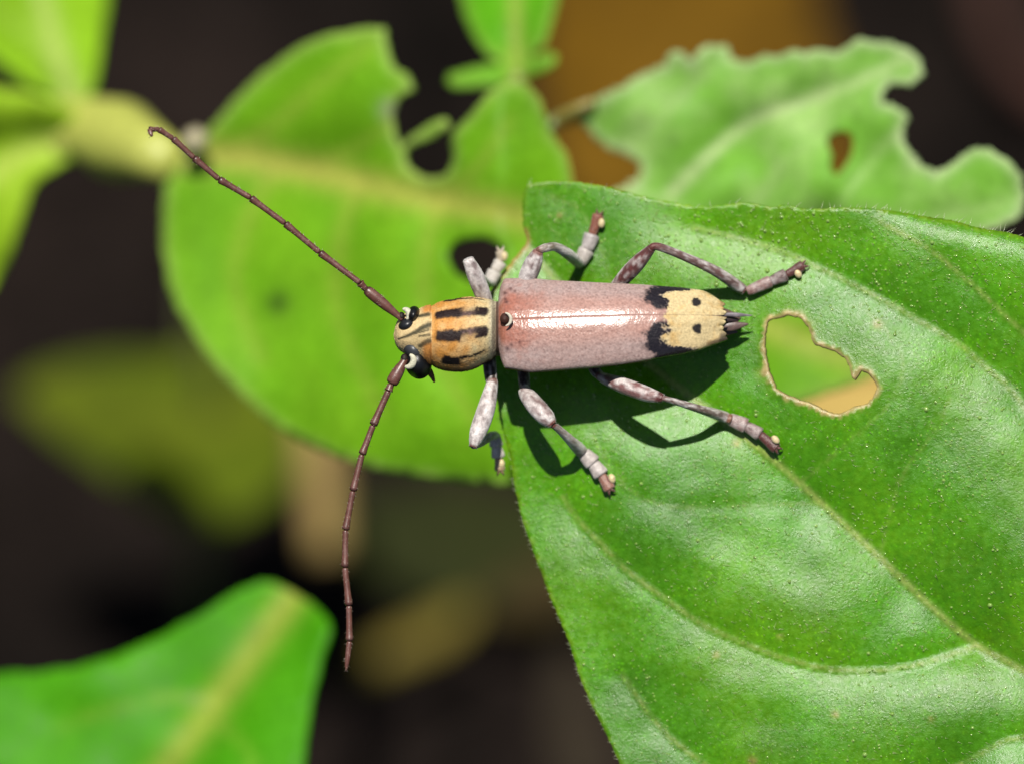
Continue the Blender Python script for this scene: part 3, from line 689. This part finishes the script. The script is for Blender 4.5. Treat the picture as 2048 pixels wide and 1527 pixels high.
def blob(cx, cy, z, rx, ry, rz, rot=0, nu=40, nv=28, dent=None):
    V = []; F = []
    for j in range(nv + 1):
        th = math.pi * j / nv
        for i in range(nu):
            a = 2 * math.pi * i / nu; d = np.array([math.sin(th) * math.cos(a), math.sin(th) * math.sin(a), math.cos(th)])
            k = 1.0
            if dent is not None: k -= dent[3] * math.exp(-((d[0] - dent[0]) ** 2 + (d[1] - dent[1]) ** 2 + (d[2] - dent[2]) ** 2) / dent[4])
            X, Y = d[0] * rx * k, d[1] * ry * k; X, Y = X * math.cos(rot) - Y * math.sin(rot), X * math.sin(rot) + Y * math.cos(rot)
            V.append(P(cx, cy, z) + np.array([X / PPM, Y / PPM, d[2] * rz * k]))
    for j in range(nv):
        for i in range(nu): F.append((j * nu + i, j * nu + (i + 1) % nu, (j + 1) * nu + (i + 1) % nu, (j + 1) * nu + i))
    return np.array(V), fixn(np.array(V), F)
E1 = elytron(1); E2 = elytron(-1)
pelt(body, body_V, body_F, body_C, 4500, .09, lambda f: ((body_V[f[:, 0], 2] > 1.8) & (VX[f[:, 0]] < 990)) * 1.0, grey=None)
def eye(lobes):
    """kidney-shaped eye: two lobes meeting round the antenna's socket"""
    parts = []
    for cx, cy, z, rx, ry, rz, rot, c in lobes:
        V, F = blob(cx, cy, z, rx, ry, rz, math.radians(rot), 48, 32); parts.append((V, F, c))
    V, F, C = join(parts); return mesh('eye', V, F, M_eye, beetle, C)
eye([(836, 724, 2.35, 27, 34, 1.0, 14, S(18, 18, 20)), (828, 700, 2.74, 23, 18, .64, -40, S(70, 72, 76))])  # grey of the upper lobe is a highlight put into its colour
eye([(827, 631, 2.66, 14, 19, .9, -10, S(14, 14, 16)), (815, 650, 2.9, 19, 14, .58, 25, S(36, 38, 42))])
V, F = blob(809, 718, 2.9, 8, 11, .2); mesh('antenna_pit', V, F, M_body, beetle, np.tile(S(44, 34, 26), (len(V), 1)))
V, F = blob(803, 633, 2.95, 7, 9, .2); mesh('antenna_pit', V, F, M_body, beetle, np.tile(S(44, 34, 26), (len(V), 1)))
# antennal sockets: cream crescents
def crescent(cx, cy, z, R, a0, a1, r, name='antenna_socket', tilt=0.0, c=S(236, 232, 204)):
    a = np.radians(np.linspace(a0, a1, 22)); t = np.linspace(0, 1, 22)
    path = [P(cx + R * math.cos(q), cy - R * math.sin(q), z + tilt * math.sin(q)) for q in a]
    V, F = tube(path, r / PPM * np.sin(math.pi * (.06 + .88 * t)) ** .7, 10)
    return mesh(name, V, fixn(V, F), M_body, beetle, np.tile(c, (len(V), 1)))
crescent(815, 721, 3.27, 12.5, -115, 70, 7.4, tilt=.06)
crescent(808, 629, 3.22, 10.5, -65, 105, 6.6, tilt=-.02)
# scutellum: brown shield with pale crescent behind
V, F = blob(1010, 638, 3.5, 10, 12, .28); mesh('scutellum', V, F, M_body, beetle, np.tile(S(76, 44, 34), (len(V), 1)))
crescent(1009, 639, 3.83, 13, -80, 85, 3.6, name='scutellum_edge', c=S(240, 232, 210))
# cheek point below the larger eye
pts = smooth_line([P(852, 735, 2.0), P(862, 748, 1.9), P(869, 764, 1.8)], .05); V, F = tube(pts, np.linspace(.2, .04, len(pts)), 12)
mesh('palp', V, fixn(V, F), M_body, beetle, np.tile(S(130, 86, 56), (len(V), 1)))
# folded hind-wing tips beyond the elytra
def blade(pts, w, c, zt=.05):
    path = smooth_line([P(*q) for q in pts], .08); t = np.linspace(0, 1, len(path))
    V, F = tube(path, w / PPM * (1 - t) ** .45 * (.8 + .2 * np.sin(t * 12)) + .004, 10, flat=.35)
    n = vnoise(V, 6, 2); return mesh('wing_tip', V, fixn(V, F), M_ant, beetle, np.tile(c, (len(V), 1)) * (1 + .5 * n)[:, None])
blade([(1412, 629, 2.1), (1450, 629, 2.0), (1505, 631, 1.8)], 7, S(140, 130, 136))
blade([(1412, 637, 2.0), (1450, 640, 1.9), (1478, 641, 1.7)], 6.5, S(60, 44, 44))
blade([(1408, 655, 1.9), (1450, 654, 1.75), (1497, 648, 1.65)], 16, S(112, 88, 82))
blade([(1408, 660, 1.8), (1440, 663, 1.6), (1476, 664, 1.4)], 13, S(84, 52, 40))

def seg_tube(pts, radii, n=14, step=.05, flat=None):
    a = np.array([np.append(P(*q), r / PPM) for q, r in zip(pts, radii)]); p = smooth_line(a, step)
    V, F = tube(p[:, :3], np.maximum(p[:, 3], .008), n, flat=flat); t = np.repeat(np.linspace(0, 1, len(p)), n); t = np.append(t, [0, 1])
    return V, fixn(V, F), t, p
def add_hairs(p, n, L, r, c, spread=1.0):
    out = []
    for _ in range(n):
        i = random.randrange(1, len(p) - 1); t = p[i + 1, :3] - p[i - 1, :3]; t /= np.linalg.norm(t)
        u = np.array([random.gauss(0, 1) for _ in range(3)]); u -= t * (u @ t); u /= np.linalg.norm(u)
        out.append(hair(p[i, :3] + u * p[i, 3] * .92, u * spread + t * random.uniform(.4, 1.4), L * random.uniform(.6, 1.3), r, c))
    return out
# antennae
def antenna(joints, z0, z1, rad, label=None):
    A = node_empty('antenna', beetle); n = len(joints) - 1
    for i in range(n):
        a, b = np.array(joints[i], float), np.array(joints[i + 1], float)
        za, zb = z0 + (z1 - z0) * (i / n) ** 1.3, z0 + (z1 - z0) * ((i + 1) / n) ** 1.3
        r = rad[i] * 1.14
        if i == 0: ts, rr = [0, .06, .2, .45, .7, .88, .97, 1], [.55, .6, .72, 1, 1.12, 1.1, .9, .5]
        elif i == n - 1: ts, rr = [0, .03, .2, .6, .85, 1], [.6, .95, 1, .9, .6, .15]
        else: ts, rr = [0, .03, .3, .7, .92, .98, 1], [.55, .86, .88, .95, 1.14, 1.1, .6]
        mid = joints[i] if len(joints[i]) > 2 else None
        pts = [(a[0] + (b[0] - a[0]) * t, a[1] + (b[1] - a[1]) * t, za + (zb - za) * t) for t in ts]
        V, F, t, p = seg_tube(pts, [r * k for k in rr], 14)
        n1 = vnoise(V, 2.5, i); n2 = vnoise(V, 9, i + 3)
        c = np.tile(S(118, 72, 60), (len(V), 1)) * (1 + .22 * n1 + .15 * n2)[:, None]
        c = mix(c, S(150, 124, 120), np.clip(.35 * n1 + .35 * n2, 0, .6))
        c = mix(c, S(64, 32, 28), sm(.9, .97, t) * .8); c = mix(c, S(70, 38, 34), sm(.05, .0, t) * .6)
        parts = [(V, F, c)] + add_hairs(p, int(10 + 12 * np.linalg.norm(b - a) / 60), .12, .010, S(214, 196, 176), 1.7)
        V, F, C = join(parts); mesh('scape' if i == 0 else 'pedicel' if i == 1 else 'antenna_segment', V, F, M_ant, A, C)
antenna([(805, 639), (731, 578), (720, 566), (639, 505), (570, 447), (501, 396), (438, 359), (388, 316), (346, 277), (318, 259), (299, 259), (304, 274)], 3.0, 4.6, [8.8, 6.6, 5.9, 5.9, 5.8, 5.9, 5.6, 5.4, 5.2, 4.8, 4.2])
antenna([(811, 717), (782, 768), (777, 781), (746, 850), (724, 908), (706, 981), (691, 1059), (690, 1134), (698, 1210), (699, 1281), (692, 1342)], 2.95, 3.4, [10, 7.0, 6.6, 6.2, 6.2, 6.0, 6.0, 6.2, 6.0, 5.0])

# legs
def zl(x, y): return float(BL.z(np.array([[x, y]], float))[0])
FUZZ, DUSK, RED = S(236, 226, 222), S(150, 112, 106), S(118, 48, 40)
def leg_part(name, parent, pts, radii, cbase, cend0=None, cend1=None, fuzz=.6, hairs=40, e0=.06, e1=.92, fcol=FUZZ, flat=None, hl=.10):
    V, F, t, p = seg_tube(pts, radii, 18, flat=flat)
    ax = p[-1, :3] - p[0, :3]; ax /= np.linalg.norm(ax); Vs = V - np.outer(V @ ax, ax) * .72      # streaks run along the limb
    n1 = vnoise(Vs, 3.2, len(pts)); n2 = vnoise(Vs, 11, 1 + radii[0])
    c = np.tile(cbase, (len(V), 1)) * (1 + .18 * n1)[:, None]
    c = mix(c * .72, fcol * 1.2, np.clip(fuzz + .9 * n1 + 1.1 * n2, 0, 1))
    if cend0 is not None: c = mix(c, cend0, sm(e0 + .05, e0 - .03, t))
    if cend1 is not None: c = mix(c, cend1, sm(e1 - .03, e1 + .03, t))
    V, F, C = join([(V, F, c)] + add_hairs(p, hairs * 4, hl * .9, .006, S(230, 220, 214), .7))
    return mesh(name, V, F, M_leg, parent, C)
def tarsus(parent, pts, w, pad, pale, tip=S(104, 44, 34)):
    """lobed segments along pts (px,py,z); cream pad beside the claws"""
    parts = []; n = len(pts) - 1
    for i in range(n):
        a, b = np.array(pts[i], float), np.array(pts[i + 1], float); last = i == n - 1
        ts = [0, .1, .45, .8, .96, 1.0]; rr = [.62, .8, .92, 1.02, .96, .6] if not last else [.6, .72, .8, .95, .9, .5]
        q = [tuple(a + (b - a) * (t * 1.04)) for t in ts]
        V, F, t, p = seg_tube(q, [w[i] * k * 1.15 for k in rr], 14, flat=.7)
        nn = vnoise(V, 5, i + w[0]); cb = pale[i]
        c = mix(np.tile(cb, (len(V), 1)) * (1 + .2 * nn)[:, None], FUZZ, np.clip(.2 + .6 * nn, 0, .6) * (0 if last else 1))
        parts.append((V, F, c)); parts += add_hairs(p, 16, .09, .006, S(226, 214, 206))
    a, b = np.array(pts[-2], float), np.array(pts[-1], float); d = (b - a)[:2] / np.linalg.norm((b - a)[:2]); nn = np.array([-d[1], d[0]])
    for sgn in (-1, 1):                       # claws
        cl = [tuple(b - [d[0] * 2, d[1] * 2, 0]), tuple(b + np.append(d * 5 + nn * sgn * 5, .05)), tuple(b + np.append(d * 11 + nn * sgn * 7, -.12))]
        V, F, t, p = seg_tube(cl, [3, 2.4, .6], 8); parts.append((V, F, tip))
    ax = a + (b - a) * .62; pc = np.array([pad[0], pad[1]]) * .72 + ax[:2] * .28
    V, F = blob(*(pc * .6 + ax[:2] * .4), ax[2] - .02, 9, 10, .17, pad[3], 20, 14); parts.append((V, F, tip * 1.2))
    V, F = blob(pc[0], pc[1], pad[2], 7, 10, .16, pad[3], 20, 14); parts.append((V, F, S(250, 226, 170)))
    V, F, C = join(parts); return mesh('tarsus', V, F, M_leg, parent, C)
def leg(): return node_empty('leg', beetle)

# hind leg, upper
L = leg(); z = zl
leg_part('femur', L, [(1215, 600, 1.6), (1238, 567, 2.0), (1272, 530, 2.7), (1303, 497, 3.2)], [10, 14, 16, 9], S(128, 56, 52), None, S(90, 30, 26), .12)
leg_part('tibia', L, [(1301, 496, 3.2), (1318, 494, 3.2), (1372, 515, 2.6), (1430, 542, 1.9), (1478, 574, z(1478, 574) + .5), (1491, 583, z(1491, 583) + .4)], [7, 8, 8.5, 10.5, 11.5, 7], S(146, 104, 98), S(110, 40, 30), S(120, 60, 50), .2, e0=.08, e1=.96)
zt = [z(1500, 580) + .30, z(1545, 561) + .26, z(1577, 548) + .26, z(1606, 531) + .30]
tarsus(L, [(1494, 583, zt[0] + .12), (1541, 563, zt[1]), (1572, 550, zt[2]), (1606, 531, zt[3])], [11, 11.5, 10], (1597, 551, zt[3] + .05, .5), [S(150, 108, 100), S(100, 64, 58), S(96, 40, 32)])
# middle leg, upper
L = leg()
leg_part('femur', L, [(1050, 596, 1.5), (1054, 560, 2.0), (1066, 528, 2.4), (1077, 502, 2.6)], [12, 18, 18, 10], S(168, 140, 136), None, S(150, 100, 90), .5, hairs=60)
leg_part('tibia', L, [(1074, 502, 2.6), (1088, 497, 2.6), (1110, 494, 2.0), (1134, 507, 1.1), (1158, 527, z(1158, 527) + .4)], [6.5, 8.5, 9, 11, 11], S(164, 144, 118), S(132, 84, 66), None, .45, e0=.1)
tarsus(L, [(1158, 528, z(1158, 528) + .3), (1174, 500, z(1174, 500) + .28), (1184, 470, z(1184, 470) + .28), (1197, 430, z(1197, 430) + .28)], [14, 14, 11], (1207, 447, z(1207, 447) + .3, 0), [S(206, 196, 186), S(190, 180, 176), S(150, 88, 66)])
# front leg, upper
L = leg()
leg_part('femur', L, [(976, 618, 1.6), (966, 590, 2.0), (950, 550, 2.6), (936, 519, 2.9)], [12, 16, 16.5, 11], S(180, 156, 152), None, None, .7, hairs=60)
ze = z(1015, 545) + .15
leg_part('tibia', L, [(938, 522, 2.7), (952, 545, 1.6), (972, 566, .4 + ze / 2), (980, 566, ze + .25)], [8, 9, 10, 9], S(186, 170, 150), None, None, .5)
tarsus(L, [(977, 570, ze + .2), (990, 543, ze + .15), (1002, 524, ze + .1), (1001, 503, ze + .1)], [13, 12, 9], (1012, 513, ze + .15, 0), [S(222, 214, 200), S(226, 216, 200), S(206, 188, 160)], tip=S(210, 190, 170))
# front leg, lower
L = leg()
leg_part('coxa', L, [(978, 715, 1.5), (981, 748, 1.7), (983, 764, 1.9)], [14, 13, 11], S(60, 38, 30), None, None, .0, hairs=6)
leg_part('femur', L, [(985, 757, 1.9), (984, 768, 2.0), (972, 818, 2.7), (956, 864, 3.1), (946, 894, 3.2)], [8, 12, 18, 17, 8], S(186, 164, 160), S(130, 70, 56), S(110, 46, 36), .72, hairs=70, e1=.95)
ze = z(1012, 880) + .1
leg_part('tibia', L, [(947, 890, 3.1), (962, 884, 2.1), (980, 872, .9), (990, 870, ze + .25)], [7, 8, 9, 9], S(150, 130, 110), None, None, .4)
tarsus(L, [(989, 866, ze + .2), (993, 892, ze + .15), (997, 914, ze + .1), (1000, 940, ze + .1)], [12, 12, 10], (1004, 925, ze + .15, 0), [S(206, 196, 184), S(220, 210, 196), S(190, 160, 120)], tip=S(150, 110, 80))
# middle leg, lower
L = leg()
leg_part('coxa', L, [(1046, 730, 1.3), (1048, 760, 1.6), (1050, 780, 1.9)], [13, 12, 11], S(66, 38, 34), None, None, .0, hairs=6)
leg_part('femur', L, [(1048, 772, 1.9), (1052, 786, 2.05), (1072, 812, 2.6), (1094, 836, 2.9), (1106, 849, 3.0)], [9, 15, 19, 17, 8], S(178, 146, 142), None, S(130, 50, 36), .55, hairs=70, e1=.93)
leg_part('tibia', L, [(1104, 848, 2.95), (1118, 858, 2.6), (1140, 879, 1.8), (1160, 899, z(1160, 899) + .6), (1168, 907, z(1168, 907) + .45)], [6.5, 7.5, 10, 13, 10], S(170, 142, 130), S(130, 56, 40), S(140, 88, 66), .4, e0=.05)
tarsus(L, [(1166, 904, z(1166, 904) + .42), (1186, 925, z(1186, 925) + .3), (1203, 949, z(1203, 949) + .28), (1220, 978, z(1220, 978) + .28)], [15, 14, 11.5], (1228, 952, z(1228, 952) + .3, .3), [S(210, 196, 188), S(204, 190, 184), S(160, 110, 92)], tip=S(120, 70, 60))
# hind leg, lower
L = leg()
leg_part('coxa', L, [(1180, 715, 1.3), (1190, 740, 1.5), (1202, 752, 1.75)], [12, 11, 9], S(60, 26, 24), None, None, .0, hairs=4)
leg_part('femur', L, [(1196, 748, 1.7), (1208, 756, 1.9), (1250, 772, 2.8), (1295, 788, 3.4), (1326, 796, 3.65)], [8, 11, 16, 15, 8.5], S(170, 114, 110), S(130, 70, 60), S(96, 28, 24), .32, hairs=60, e1=.9)
leg_part('tibia', L, [(1322, 795, 3.65), (1338, 799, 3.5), (1395, 816, 2.5), (1440, 830, z(1440, 830) + .75), (1462, 838, z(1462, 838) + .5)], [5.5, 6.0, 8, 11, 10], S(140, 104, 92), S(110, 50, 40), S(150, 96, 70), .3, e0=.05)
tarsus(L, [(1456, 836, z(1456, 836) + .45), (1492, 851, z(1492, 851) + .3), (1520, 868, z(1520, 868) + .28), (1553, 896, z(1553, 896) + .28)], [13.5, 12, 11], (1555, 876, z(1555, 876) + .32, .7), [S(160, 126, 120), S(120, 82, 78), S(96, 40, 34)])
